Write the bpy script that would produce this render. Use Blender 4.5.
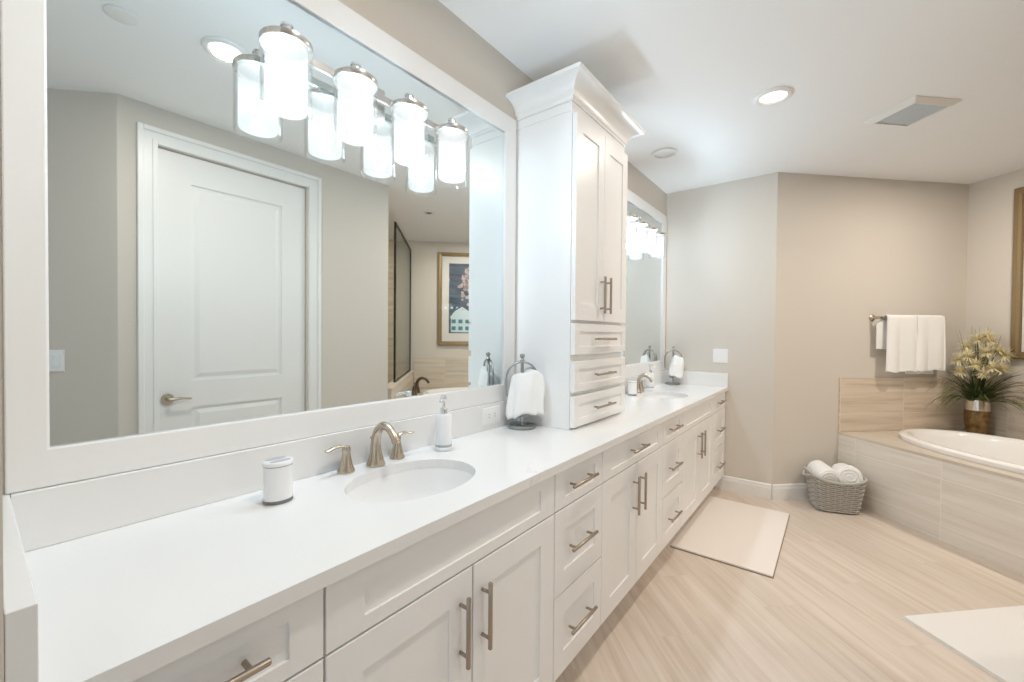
import bpy, bmesh, math, random
from mathutils import Vector, Matrix
PI = math.pi
R = math.radians
scn = bpy.context.scene
for o in list(bpy.data.objects): bpy.data.objects.remove(o)
COL = scn.collection

# ------------------------------------------------------------------ camera
F_PX = 420.65
cam_d = bpy.data.cameras.new('camera'); cam_d.sensor_width = 36; cam_d.lens = F_PX/1024*36
cam_d.clip_start = 0.01
cam = bpy.data.objects.new('camera', cam_d); COL.objects.link(cam)
a, b, r = R(37.6277), R(-0.818), R(0.4688)
fw = Vector((math.cos(a)*math.cos(b), math.sin(a)*math.cos(b), math.sin(b)))
rt = Vector((math.sin(a), -math.cos(a), 0)); up = rt.cross(fw)
right = rt*math.cos(r)+up*math.sin(r); upv = up*math.cos(r)-rt*math.sin(r)
m = Matrix((right, upv, -fw)).transposed().to_4x4(); m.translation = (0, -1.2862, 1.336)
cam.matrix_world = m
scn.camera = cam

# ------------------------------------------------------------------ world, lights, exposure
w = bpy.data.worlds.new('world'); scn.world = w; w.use_nodes = True
bgn = w.node_tree.nodes['Background']
bgn.inputs[0].default_value = (0.80, 0.91, 1.0, 1); bgn.inputs[1].default_value = 1.15
scn.view_settings.view_transform = 'Standard'; scn.view_settings.look = 'None'
scn.view_settings.exposure = 0.34; scn.view_settings.gamma = 1; scn.view_settings.use_curve_mapping = False
cy = scn.cycles
cy.max_bounces = 14; cy.diffuse_bounces = 7; cy.glossy_bounces = 6; cy.transparent_max_bounces = 16
cy.sample_clamp_indirect = 6.0; cy.caustics_reflective = False; cy.caustics_refractive = False
BULB_W = 6.0           # bulb in each vanity lamp shade
BULB_C = (.68, .86, 1.0)
CAN_W = 10.0          # recessed cans
TUB_W = 16.5          # added warm can above the bathtub, out of view
WARM = (1.0, 0.89, 0.78)
H = 2.677              # ceiling height
WX = -2.6              # unseen bedroom wall; its window is added to let daylight in
pl = bpy.data.lights.new('added_window_portal', 'AREA'); pl.shape = 'RECTANGLE'; pl.size = 2.1; pl.size_y = 2.7
pl.cycles.is_portal = True
po = bpy.data.objects.new('added_window_portal', pl); COL.objects.link(po)  # guides daylight through the added bedroom window
po.location = (WX-0.06, -1.75, 1.25); po.rotation_euler = (0, -PI/2, 0)   # -Z of the lamp looks into the room

# ------------------------------------------------------------------ materials
def nt(name):
    mt = bpy.data.materials.new(name); mt.use_nodes = True
    n = mt.node_tree.nodes; l = mt.node_tree.links
    return mt, n, l, n['Principled BSDF']
def pbr(name, col, rough=0.5, metal=0.0, bump=0, bscale=200, coat=0, spec=0.5, sheen=0, sub=0):
    mt, n, l, p = nt(name)
    p.inputs['Base Color'].default_value = (*col, 1); p.inputs['Roughness'].default_value = rough
    p.inputs['Metallic'].default_value = metal; p.inputs['Specular IOR Level'].default_value = spec
    p.inputs['Coat Weight'].default_value = coat; p.inputs['Sheen Weight'].default_value = sheen
    tc = n.new('ShaderNodeTexCoord'); ns = n.new('ShaderNodeTexNoise')
    ns.inputs['Scale'].default_value = bscale; ns.inputs['Detail'].default_value = 3
    if metal > .5: ns.inputs['Scale'].default_value = 9
    l.new(tc.outputs['Object'], ns.inputs['Vector'])
    if bump:
        bp = n.new('ShaderNodeBump'); bp.inputs['Strength'].default_value = bump; bp.inputs['Distance'].default_value = 0.002
        l.new(ns.outputs['Fac'], bp.inputs['Height']); l.new(bp.outputs['Normal'], p.inputs['Normal'])
    else:
        mr = n.new('ShaderNodeMapRange'); mr.inputs['To Min'].default_value = max(0.0, rough-.03); mr.inputs['To Max'].default_value = min(1.0, rough+.03)
        l.new(ns.outputs['Fac'], mr.inputs['Value']); l.new(mr.outputs['Result'], p.inputs['Roughness'])
    return mt
def emit(name, col, s):
    mt, n, l, p = nt(name)
    p.inputs['Base Color'].default_value = (.9, .9, .9, 1)
    p.inputs['Emission Color'].default_value = (*col, 1); p.inputs['Emission Strength'].default_value = s
    return mt
def clear_glass(name, tint=(1, 1, 1), ior=1.45):
    mt, n, l, p = nt(name); n.remove(p)
    out = n['Material Output']; tr = n.new('ShaderNodeBsdfTransparent'); gl = n.new('ShaderNodeBsdfGlossy')
    tr.inputs[0].default_value = (*tint, 1); gl.inputs['Roughness'].default_value = 0.0
    lw = n.new('ShaderNodeLayerWeight'); f0 = ((ior-1)/(ior+1))**2
    fr = math_node(n, l, 'ADD', math_node(n, l, 'MULTIPLY', math_node(n, l, 'POWER', lw.outputs['Facing'], 5.0), 1-f0), f0)
    mx = n.new('ShaderNodeMixShader')
    l.new(fr, mx.inputs[0]); l.new(tr.outputs[0], mx.inputs[1]); l.new(gl.outputs[0], mx.inputs[2])
    l.new(mx.outputs[0], out.inputs[0]); return mt
def frosted(name, f):
    mt, n, l, p = nt(name); n.remove(p)
    tr = n.new('ShaderNodeBsdfTransparent'); tl = n.new('ShaderNodeBsdfTranslucent'); tl.inputs[0].default_value = (.95, .95, .95, 1)
    mx = n.new('ShaderNodeMixShader'); mx.inputs[0].default_value = f
    em = n.new('ShaderNodeEmission'); em.inputs[1].default_value = .24; tr.inputs[0].default_value = (.76, .76, .76, 1); ad = n.new('ShaderNodeAddShader')
    l.new(tr.outputs[0], mx.inputs[1]); l.new(tl.outputs[0], mx.inputs[2])
    l.new(mx.outputs[0], ad.inputs[0]); l.new(em.outputs[0], ad.inputs[1]); l.new(ad.outputs[0], n['Material Output'].inputs[0]); return mt
def math_node(n, l, op, a_, b_=None):
    k = n.new('ShaderNodeMath'); k.operation = op
    for i, v in enumerate((a_, b_)):
        if v is None: continue
        if isinstance(v, (int, float)): k.inputs[i].default_value = v
        else: l.new(v, k.inputs[i])
    return k.outputs[0]
def streak_tile(name, c1, c2, c3, axis='x', length=.605, height=.305, off=(0, 0), vaxis='z', grout=(.78, .72, .64), rough=.35, stagger=0.0, gw=.0022, streak=9.0, rot=0, gmix=1.0, tone=.12):
    """stone or timber look tile: streaks run along `axis`, straight grout lines"""
    mt, n, l, p = nt(name)
    tc = n.new('ShaderNodeTexCoord'); mp = n.new('ShaderNodeMapping'); mp.inputs['Rotation'].default_value = (0, 0, rot)
    l.new(tc.outputs['Object'], mp.inputs['Vector'])
    sp = n.new('ShaderNodeSeparateXYZ'); l.new(mp.outputs[0], sp.inputs[0])
    U = sp.outputs['xyz'.index(axis)]; V = sp.outputs['xyz'.index(vaxis)]
    vv = math_node(n, l, 'DIVIDE', math_node(n, l, 'SUBTRACT', V, off[1]), height)
    row = math_node(n, l, 'FLOOR', vv)
    uu = math_node(n, l, 'DIVIDE', math_node(n, l, 'SUBTRACT', U, off[0]), length)
    uu = math_node(n, l, 'ADD', uu, math_node(n, l, 'MULTIPLY', row, stagger))
    colid = math_node(n, l, 'FLOOR', uu)
    fu = math_node(n, l, 'MULTIPLY', math_node(n, l, 'PINGPONG', uu, .5), length)
    fu2 = math_node(n, l, 'ABSOLUTE', math_node(n, l, 'MULTIPLY', math_node(n, l, 'SUBTRACT', math_node(n, l, 'FRACT', uu), .5), 1))
    gu = math_node(n, l, 'GREATER_THAN', fu2, .5-gw/length)
    fv2 = math_node(n, l, 'ABSOLUTE', math_node(n, l, 'SUBTRACT', math_node(n, l, 'FRACT', vv), .5))
    gv = math_node(n, l, 'GREATER_THAN', fv2, .5-gw/height)
    g = math_node(n, l, 'MULTIPLY', math_node(n, l, 'MAXIMUM', gu, gv), gmix)
    # per tile id
    cmb = n.new('ShaderNodeCombineXYZ'); l.new(colid, cmb.inputs[0]); l.new(row, cmb.inputs[1])
    wn = n.new('ShaderNodeTexWhiteNoise'); wn.noise_dimensions = '3D'; l.new(cmb.outputs[0], wn.inputs['Vector'])
    # streaks
    cv = n.new('ShaderNodeCombineXYZ')
    l.new(math_node(n, l, 'MULTIPLY', U, .55), cv.inputs[0]); l.new(math_node(n, l, 'MULTIPLY', V, streak), cv.inputs[1])
    l.new(math_node(n, l, 'MULTIPLY', wn.outputs['Value'], 37.0), cv.inputs[2])
    n1 = n.new('ShaderNodeTexNoise'); n1.inputs['Scale'].default_value = 2.2; n1.inputs['Detail'].default_value = 6; n1.inputs['Roughness'].default_value = .62; n1.inputs['Distortion'].default_value = .5
    l.new(cv.outputs[0], n1.inputs['Vector'])
    rp = n.new('ShaderNodeValToRGB'); e = rp.color_ramp.elements
    e[0].position = .30; e[0].color = (*c1, 1); e[1].position = .70; e[1].color = (*c3, 1)
    k = e.new(.5); k.color = (*c2, 1)
    l.new(n1.outputs['Fac'], rp.inputs[0])
    hs = n.new('ShaderNodeHueSaturation'); l.new(rp.outputs[0], hs.inputs['Color'])
    mr = n.new('ShaderNodeMapRange'); mr.inputs['To Min'].default_value = 1-tone; mr.inputs['To Max'].default_value = 1+tone*.5
    l.new(wn.outputs['Value'], mr.inputs['Value']); l.new(mr.outputs[0], hs.inputs['Value'])
    mx = n.new('ShaderNodeMix'); mx.data_type = 'RGBA'; l.new(g, mx.inputs['Factor'])
    l.new(hs.outputs[0], mx.inputs[6]); mx.inputs[7].default_value = (*grout, 1)
    l.new(mx.outputs[2], p.inputs['Base Color']); p.inputs['Roughness'].default_value = rough
    bp = n.new('ShaderNodeBump'); bp.inputs['Strength'].default_value = .25; bp.inputs['Distance'].default_value = .002; bp.invert = True
    l.new(g, bp.inputs['Height']); l.new(bp.outputs[0], p.inputs['Normal'])
    return mt
def quartz_mat():
    mt, n, l, p = nt('white_quartz')
    tc = n.new('ShaderNodeTexCoord')
    n1 = n.new('ShaderNodeTexNoise'); n1.inputs['Scale'].default_value = 2.6; n1.inputs['Detail'].default_value = 5; n1.inputs['Distortion'].default_value = 1.2
    l.new(tc.outputs['Object'], n1.inputs['Vector'])
    v = math_node(n, l, 'ABSOLUTE', math_node(n, l, 'SUBTRACT', n1.outputs['Fac'], .5))
    rp = n.new('ShaderNodeValToRGB'); e = rp.color_ramp.elements
    e[0].position = 0; e[0].color = (.70, .70, .695, 1); e[1].position = .012; e[1].color = (.81, .81, .805, 1)
    l.new(v, rp.inputs[0])
    n2 = n.new('ShaderNodeTexNoise'); n2.inputs['Scale'].default_value = 1.7; l.new(tc.outputs['Object'], n2.inputs['Vector'])
    mk = n.new('ShaderNodeMapRange'); mk.inputs['From Min'].default_value = .5; mk.inputs['From Max'].default_value = .66
    l.new(n2.outputs['Fac'], mk.inputs['Value'])
    mx = n.new('ShaderNodeMix'); mx.data_type = 'RGBA'; l.new(mk.outputs[0], mx.inputs['Factor'])
    mx.inputs[6].default_value = (.81, .81, .805, 1); l.new(rp.outputs[0], mx.inputs[7])
    l.new(mx.outputs[2], p.inputs['Base Color']); p.inputs['Roughness'].default_value = .16
    return mt
M = dict(
    paint=pbr('greige_wall_paint', (.66, .615, .555), .75, bump=.05, bscale=350),
    ceil=pbr('ceiling_paint', (.91, .92, .925), .85, bump=.05, bscale=300),
    white=pbr('white_cabinet_paint', (.86, .86, .855), .32),
    trimw=pbr('white_trim_paint', (.84, .84, .83), .35),
    frame=pbr('mirror_frame_paint', (.83, .83, .825), .4),
    dark_gap=pbr('toe_kick_paint', (.42, .38, .34), .6),
    mirror=pbr('mirror_silver', (.85, .91, .915), 0.0, 1.0),
    nickel=pbr('brushed_nickel', (.55, .48, .39), .27, 1.0),
    pull=pbr('bronze_nickel_pull', (.42, .36, .30), .36, 1.0),
    chrome=pbr('chrome', (.82, .83, .84), .08, 1.0),
    satin=pbr('satin_nickel', (.62, .60, .57), .25, 1.0),
    pewter=pbr('pewter_metal', (.36, .37, .36), .33, 1.0),
    porcelain=pbr('white_porcelain', (.84, .84, .84), .12, coat=.3),
    acrylic=pbr('white_tub_acrylic', (.88, .86, .84), .12, coat=.3),
    towel=pbr('white_terry', (.90, .895, .885), .95, bump=.9, bscale=420, sheen=.3),
    hem=pbr('towel_hem', (.82, .78, .70), .9, bump=.5, bscale=500),
    ceramic=pbr('white_ceramic', (.85, .86, .88), .25),
    grey_band=pbr('grey_band', (.20, .21, .22), .3, .6),
    slot=pbr('grey_slot', (.40, .42, .44), .5),
    plastic=pbr('white_plastic', (.86, .86, .86), .35),
    socket=pbr('socket_dark', (.10, .10, .10), .5),
    vent_in=pbr('vent_grille', (.55, .56, .55), .5),
    vent_fr=pbr('vent_frame', (.82, .80, .76), .45),
    gold=pbr('antique_gold_frame', (.24, .165, .08), .42, .5),
    matb=pbr('picture_mat_board', (.84, .82, .78), .9),
    wicker=pbr('grey_washed_wicker', (.50, .48, .44), .75, bump=.6, bscale=300),
    wick_dk=pbr('dark_wicker_core', (.20, .18, .16), .9),
    rug=pbr('cream_bath_mat', (.86, .79, .73), .95, bump=.8, bscale=500, sheen=.2),
    rug_e=pbr('mat_edge_binding', (.30, .24, .18), .9),
    rug2=pbr('white_bath_mat', (.84, .82, .79), .95, bump=.8, bscale=500, sheen=.2),
    leaf=pbr('dark_green_leaf', (.045, .085, .025), .45),
    blade=pbr('olive_grass_blade', (.22, .21, .07), .55),
    petal=pbr('cream_petal', (.84, .77, .54), .7),
    bud=pbr('yellow_bud', (.50, .40, .14), .7),
    black=pbr('black_frame_metal', (.03, .027, .024), .4, .5),
    dark_bronze=pbr('dark_bronze_tap', (.16, .115, .08), .3, 1.0),
    glass=clear_glass('clear_glass'),
    pic_glass=clear_glass('picture_glass', ior=1.5),
    sh_glass=clear_glass('shower_glass', (.80, .84, .78)),
    shade=frosted('thin_frosted_glass', .012),
    can=emit('lit_can_lens', (1.0, .90, .74), 1.5),
    lens=pbr('unlit_lens', (.90, .90, .90), .5),
    quartz=quartz_mat(),
    floor=streak_tile('pale_timber_look_tile', (.56, .462, .378), (.665, .572, .488), (.735, .648, .57), axis='x', vaxis='y', length=1.2, height=.2, rough=.33, stagger=.37, rot=R(-45), grout=(.52, .43, .35), gw=.0014, gmix=.3, streak=10, tone=.03),
    tile_front=streak_tile('vein_cut_tile_apron', (.70, .64, .565), (.79, .735, .665), (.85, .80, .74), off=(-.155, .105), grout=(.86, .82, .77), streak=11, tone=.05),
    tile_wall=streak_tile('vein_cut_tile_splash', (.56, .455, .35), (.70, .59, .475), (.79, .69, .58), axis='y', off=(.615, .09), grout=(.76, .69, .60), streak=11, tone=.08),
    tile_back=streak_tile('vein_cut_tile_back', (.54, .455, .365), (.67, .585, .49), (.75, .67, .58), axis='x', off=(-.30, .09), grout=(.70, .63, .55), streak=11, tone=.08),
    tile_deck=streak_tile('vein_cut_tile_deck', (.55, .475, .39), (.62, .545, .46), (.69, .62, .535), axis='x', vaxis='y', off=(-.155, -.13), grout=(.66, .59, .5), streak=11, tone=.05),
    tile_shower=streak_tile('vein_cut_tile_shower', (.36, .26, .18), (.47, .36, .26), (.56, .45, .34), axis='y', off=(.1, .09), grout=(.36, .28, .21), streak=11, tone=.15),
)
def vase_mat():
    mt, n, l, p = nt('mottled_bronze_glaze')
    tc = n.new('ShaderNodeTexCoord'); ns = n.new('ShaderNodeTexNoise'); ns.inputs['Scale'].default_value = 28; ns.inputs['Detail'].default_value = 5
    l.new(tc.outputs['Object'], ns.inputs['Vector'])
    rp = n.new('ShaderNodeValToRGB'); e = rp.color_ramp.elements
    e[0].position = .35; e[0].color = (.17, .105, .045, 1); e[1].position = .68; e[1].color = (.30, .205, .10, 1)
    l.new(ns.outputs['Fac'], rp.inputs[0]); l.new(rp.outputs[0], p.inputs['Base Color'])
    p.inputs['Metallic'].default_value = .8; p.inputs['Roughness'].default_value = .24
    return mt
M['vase'] = vase_mat()
M['vase_top'] = pbr('silver_glaze', (.75, .70, .62), .16, .9)
def art_mat():
    mt, n, l, p = nt('painted_night_sky')
    tc = n.new('ShaderNodeTexCoord'); mp = n.new('ShaderNodeMapping'); mp.inputs['Scale'].default_value = (1.2, 1, 7)
    l.new(tc.outputs['Object'], mp.inputs[0])
    ns = n.new('ShaderNodeTexNoise'); ns.inputs['Scale'].default_value = 2.3; ns.inputs['Detail'].default_value = 5
    l.new(mp.outputs[0], ns.inputs['Vector'])
    rp = n.new('ShaderNodeValToRGB'); e = rp.color_ramp.elements
    e[0].position = .35; e[0].color = (.035, .045, .06, 1); e[1].position = .7; e[1].color = (.12, .18, .26, 1)
    l.new(ns.outputs['Fac'], rp.inputs[0]); l.new(rp.outputs[0], p.inputs['Base Color']); p.inputs['Roughness'].default_value = .6
    return mt
M['art'] = art_mat()
M['art_pink'] = pbr('paint_pale_pink', (.62, .50, .50), .7)
M['art_ice'] = pbr('paint_ice_blue', (.66, .80, .86), .7)
M['art_teal'] = pbr('paint_teal', (.06, .26, .30), .7)

# ------------------------------------------------------------------ mesh helpers
def nb(): return bmesh.new()
def add_box(bm, x0, x1, y0, y1, z0, z1, bev=0, seg=2):
    t = bmesh.new()
    bmesh.ops.create_cube(t, size=1)
    for v in t.verts:
        v.co = Vector((x0+(v.co.x+.5)*(x1-x0), y0+(v.co.y+.5)*(y1-y0), z0+(v.co.z+.5)*(z1-z0)))
    if bev: bmesh.ops.bevel(t, geom=list(t.edges), offset=bev, segments=seg, profile=.5, affect='EDGES')
    merge(bm, t); return bm
def merge(bm, t, mat=None):
    if mat is not None: bmesh.ops.transform(t, matrix=mat, verts=t.verts)
    me = bpy.data.meshes.new('tmp'); t.to_mesh(me); t.free(); bm.from_mesh(me); bpy.data.meshes.remove(me)
def bx(x0, x1, y0, y1, z0, z1, bev=0): return add_box(nb(), x0, x1, y0, y1, z0, z1, bev)
def add_lathe(bm, prof, n=32, sx=1, sy=1, loc=(0, 0, 0), cap=True):
    t = bmesh.new(); rings = []
    for (r_, z) in prof:
        if r_ < 1e-6: rings.append([t.verts.new((0, 0, z))])
        else: rings.append([t.verts.new((r_*sx*math.cos(2*PI*i/n), r_*sy*math.sin(2*PI*i/n), z)) for i in range(n)])
    for A, B in zip(rings, rings[1:]):
        for i in range(n):
            j = (i+1) % n
            if len(A) == 1 and len(B) == 1: continue
            if len(A) == 1: t.faces.new((A[0], B[j], B[i]))
            elif len(B) == 1: t.faces.new((A[i], A[j], B[0]))
            else: t.faces.new((A[i], A[j], B[j], B[i]))
    if cap:
        if len(rings[0]) > 1: t.faces.new(rings[0][::-1])
        if len(rings[-1]) > 1: t.faces.new(rings[-1])
    bmesh.ops.recalc_face_normals(t, faces=t.faces)
    merge(bm, t, Matrix.Translation(loc)); return bm
def smooth_path(pts, k=6):
    P = [Vector(p) for p in pts]; out = []
    for i in range(len(P)-1):
        p0 = P[max(i-1, 0)]; p1 = P[i]; p2 = P[i+1]; p3 = P[min(i+2, len(P)-1)]
        for s in range(k):
            t = s/k
            out.append(.5*((2*p1)+(p2-p0)*t+(2*p0-5*p1+4*p2-p3)*t*t+(3*p1-p0-3*p2+p3)*t**3))
    out.append(P[-1]); return out
def add_tube(bm, pts, rad, n=10, flat=1.0, closed=False):
    """tube along pts, rad a number or a list; flat squeezes it along the side axis"""
    t = bmesh.new(); P = [Vector(p) for p in pts]; N = len(P)
    if not isinstance(rad, (list, tuple)): rad = [rad]*N
    elif len(rad) != N:
        k = rad; rad = [k[min(int(i/(N-1)*(len(k)-1)), len(k)-2)]*(1-(i/(N-1)*(len(k)-1)-min(int(i/(N-1)*(len(k)-1)), len(k)-2)))+k[min(int(i/(N-1)*(len(k)-1)), len(k)-2)+1]*(i/(N-1)*(len(k)-1)-min(int(i/(N-1)*(len(k)-1)), len(k)-2)) for i in range(N)]
    rings = []; side = None
    for i in range(N):
        if closed: T = P[(i+1) % N]-P[i-1]
        else: T = P[min(i+1, N-1)]-P[max(i-1, 0)]
        T.normalize()
        if side is None:
            ref = Vector((0, 0, 1)) if abs(T.z) < .9 else Vector((1, 0, 0))
            side = T.cross(ref).normalized()
        else: side = (side-T*side.dot(T)).normalized()
        u = side.cross(T).normalized()
        rings.append([t.verts.new(P[i]+side*math.cos(2*PI*k/n)*rad[i]+u*math.sin(2*PI*k/n)*rad[i]*flat) for k in range(n)])
    prs = list(zip(rings, rings[1:]))
    if closed: prs.append((rings[-1], rings[0]))
    for A, B in prs:
        for i in range(n):
            j = (i+1) % n; t.faces.new((A[i], A[j], B[j], B[i]))
    if not closed: t.faces.new(rings[0][::-1]); t.faces.new(rings[-1])
    bmesh.ops.recalc_face_normals(t, faces=t.faces)
    merge(bm, t); return bm
def cyl(bm, p0, p1, r_, n=16): return add_tube(bm, [p0, p1], r_, n)
def add_loft(bm, rings, closed_ends=True):
    t = bmesh.new(); V = [[t.verts.new(p) for p in rg] for rg in rings]; n = len(V[0])
    for A, B in zip(V, V[1:]):
        for i in range(n):
            j = (i+1) % n; t.faces.new((A[i], A[j], B[j], B[i]))
    if closed_ends: t.faces.new(V[0][::-1]); t.faces.new(V[-1])
    bmesh.ops.recalc_face_normals(t, faces=t.faces); merge(bm, t); return bm
def add_extrude_x(bm, prof, x0, x1):
    """closed profile of (y,z) swept along x"""
    return add_loft(bm, [[(x0, y, z) for y, z in prof], [(x1, y, z) for y, z in prof]])
def add_grid(bm, fn, nu, nv, thick=0):
    """surface fn(u,v)->point, given thickness"""
    t = bmesh.new(); V = [[t.verts.new(fn(i/nu, j/nv)) for j in range(nv+1)] for i in range(nu+1)]
    for i in range(nu):
        for j in range(nv): t.faces.new((V[i][j], V[i+1][j], V[i+1][j+1], V[i][j+1]))
    if thick:
        t.normal_update(); bmesh.ops.solidify(t, geom=list(t.faces), thickness=thick)
    bmesh.ops.recalc_face_normals(t, faces=t.faces); merge(bm, t); return bm
def add_slab_holes(bm, x0, x1, y0, y1, z0, z1, holes, n=64):
    """slab with elliptical holes; holes = (cx, cy, ax, ay, power)"""
    t = bmesh.new(); holes = sorted(holes); cuts = [x0]
    for h in holes: cuts += [h[0]-h[2]*1.12, h[0]+h[2]*1.12]
    cuts.append(x1)
    def quad(a0, a1):
        lo = [t.verts.new((a0, y0, z1)), t.verts.new((a1, y0, z1)), t.verts.new((a1, y1, z1)), t.verts.new((a0, y1, z1))]; t.faces.new(lo)
    for i in range(0, len(cuts), 2): quad(cuts[i], cuts[i+1])
    for (cx, cy_, ax, ay, pw), a0, a1 in zip(holes, cuts[1::2], cuts[2::2]):
        angs = [2*PI*i/n for i in range(n)]
        angs += [math.atan2(yy-cy_, xx-cx) % (2*PI) for xx in (a0, a1) for yy in (y0, y1)]
        angs = sorted(angs); A = []; B = []
        for an in angs:
            c, s = math.cos(an), math.sin(an)
            k = (abs(c/ax)**pw+abs(s/ay)**pw)**(-1/pw)
            A.append(t.verts.new((cx+c*k, cy_+s*k, z1)))
            f = min([(a1-cx)/c if c > 1e-9 else (a0-cx)/c if c < -1e-9 else 1e9, (y1-cy_)/s if s > 1e-9 else (y0-cy_)/s if s < -1e-9 else 1e9])
            B.append(t.verts.new((cx+c*f, cy_+s*f, z1)))
        for i in range(len(A)):
            j = (i+1) % len(A); t.faces.new((A[i], B[i], B[j], A[j]))
    bmesh.ops.remove_doubles(t, verts=t.verts, dist=1e-5)
    ex = bmesh.ops.extrude_face_region(t, geom=list(t.faces))
    bmesh.ops.translate(t, vec=(0, 0, z0-z1), verts=[v for v in ex['geom'] if isinstance(v, bmesh.types.BMVert)])
    bmesh.ops.recalc_face_normals(t, faces=t.faces); merge(bm, t); return bm
def add_shaker(bm, x0, x1, z0, z1, yb, th, rail, dep=.008, rail_v=None):
    """framed panel front, back at yb, front towards -y"""
    rv = rail if rail_v is None else rail_v
    t = bmesh.new(); yf = yb-th
    def ring(ix, iz, y): return [t.verts.new(p) for p in ((x0+ix, y, z0+iz), (x1-ix, y, z0+iz), (x1-ix, y, z1-iz), (x0+ix, y, z1-iz))]
    c = .0015
    rs = [ring(0, 0, yb), ring(0, 0, yf+c), ring(c, c, yf), ring(rail, rv, yf), ring(rail, rv, yf+dep)]
    for A, B in zip(rs, rs[1:]):
        for i in range(4):
            j = (i+1) % 4; t.faces.new((A[i], A[j], B[j], B[i]))
    t.faces.new(rs[0][::-1]); t.faces.new(rs[-1])
    bmesh.ops.recalc_face_normals(t, faces=t.faces); merge(bm, t); return bm
SMOOTH_ANGLE = 40
def obj(name, bm, mat, parent=None, loc=None, rotz=0, smooth=False, slots=None):
    me = bpy.data.meshes.new(name)
    if smooth:
        for f in bm.faces: f.smooth = True
        for e in bm.edges:
            if len(e.link_faces) == 2 and e.calc_face_angle(0) > R(SMOOTH_ANGLE): e.smooth = False
    bm.to_mesh(me); bm.free(); me.materials.append(mat)
    o = bpy.data.objects.new(name, me); COL.objects.link(o)
    if parent: o.parent = parent
    if loc is not None: o.location = loc
    o.rotation_euler = (0, 0, rotz); return o
def tag(o, label=None, cat=None, group=None, kind=None):
    if label: o['label'] = label
    if cat: o['category'] = cat
    if group: o['group'] = group
    if kind: o['kind'] = kind
    return o
def thing(name, label, cat, loc=(0, 0, 0), rotz=0, group=None):
    o = bpy.data.objects.new(name, None); COL.objects.link(o); o.empty_display_size = .05
    o.location = loc; o.rotation_euler = (0, 0, rotz); return tag(o, label, cat, group)
def struct(name, bm, mat, loc=None, rotz=0, parent=None, smooth=False):
    return tag(obj(name, bm, mat, parent, loc, rotz, smooth), kind='structure' if parent is None else None)
def dup(root, loc, rotz=0, label=None, group=None):
    r_ = root.copy(); COL.objects.link(r_); r_.location = loc; r_.rotation_euler = (0, 0, rotz)
    if label: r_['label'] = label
    if group: r_['group'] = group
    for ch in list(root.children):
        c = ch.copy(); COL.objects.link(c); c.parent = r_
        for g in list(ch.children):
            d = g.copy(); COL.objects.link(d); d.parent = c
    return r_
NK = (5.323, -2.177, 0)        # corner of the bathtub nook; its frame is turned 45 degrees
NR = R(45)

# ------------------------------------------------------------------ the setting
struct('floor', bx(-2.9, 6.2, -5.4, .3, -.1, 0), M['floor'])
struct('ceiling', bx(-2.9, 6.2, -5.4, .3, H, H+.1), M['ceil'])
struct('wall_vanity', bx(-2.7, 4.2, 0, .15, 0, H), M['paint'])
struct('wall_left', bx(-.12, .0235, -.552, 0, 0, H), M['paint'])
struct('wall_far', bx(4.035, 4.2, -.889, 0, 0, H), M['paint'])
# angled towel wall, from the far wall's outer corner into the nook corner
t = add_loft(nb(), [[(0, 1.821, z), (0, -.15, z), (.15, -.15, z), (.15, 1.75, z), (.06, 1.86, z)] for z in (0, H)])
struct('wall_angled', t, M['paint'], NK, NR)
struct('wall_bathtub', bx(-3.1, .15, -.15, 0, 0, H), M['paint'], NK, NR)
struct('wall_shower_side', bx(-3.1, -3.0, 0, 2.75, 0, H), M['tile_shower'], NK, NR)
struct('wall_shower_back', bx(-3.0, -2.10, 0, .012, 0, H), M['tile_back'], NK, NR)
# wall with the door
DY = -1.96
bm = nb()
add_box(bm, .525, .70, DY-.12, DY, 0, H); add_box(bm, 1.60, 2.34, DY-.12, DY, 0, H); add_box(bm, .70, 1.60, DY-.12, DY, 2.45, H)
struct('wall_door', bm, M['paint'])
struct('wall_shower_front', bx(1.0, 2.34, DY-.135, DY-.1205, 0, H), M['tile_back'])
struct('wall_entry', bx(0, 1.75, 0, .12, 0, H), M['paint'], (.525, DY, 0), R(-135))
struct('wall_bedroom_back', bx(WX, .2, -3.42, -3.30, 0, H), M['paint'])
bm = nb(); add_box(bm, WX-.12, WX, -3.42, -3.1, 0, H); add_box(bm, WX-.12, WX, -.4, .15, 0, H)
add_box(bm, WX-.12, WX, -3.1, -.4, 0, .2); add_box(bm, WX-.12, WX, -3.1, -.4, 2.3, H)
struct('wall_bedroom_added_window', bm, M['paint'])  # unseen wall, opening added as a daylight source
bm = nb(); add_box(bm, WX-.09, WX-.05, -3.1, -3.05, .2, 2.3); add_box(bm, WX-.09, WX-.05, -.45, -.4, .2, 2.3); add_box(bm, WX-.09, WX-.05, -1.775, -1.725, .2, 2.3)
add_box(bm, WX-.09, WX-.05, -3.05, -.45, .2, .25); add_box(bm, WX-.09, WX-.05, -3.05, -.45, 2.25, 2.3)
struct('added_window_1', bm, M['trimw'])  # added window, out of view, to bring daylight in from behind the camera
# half wall between the bathtub and the shower
bm = nb(); add_box(bm, -2.05, -1.962, .013, 2.00, 0, .79); add_box(bm, -2.06, -1.952, .013, 2.01, .79, .81, .003)
struct('wall_half_shower', bm, M['tile_back'], NK, NR)
# baseboards
def baseboard(name, L, loc, rotz):
    prof = [(0, 0), (-.016, 0), (-.016, .09), (-.012, .108), (-.012, .118), (-.006, .126), (0, .126)]
    struct(name, add_extrude_x(nb(), prof, 0, L), M['trimw'], loc, rotz)
baseboard('baseboard_far', .42, (4.035, -.46, 0), R(-90))
baseboard('baseboard_angled', .60, (4.035, -.889, 0), R(-45))
baseboard('baseboard_door', .64, (2.34, DY, 0), R(180))
baseboard('baseboard_entry', 1.7, (.52, DY, 0), R(-135))
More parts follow.
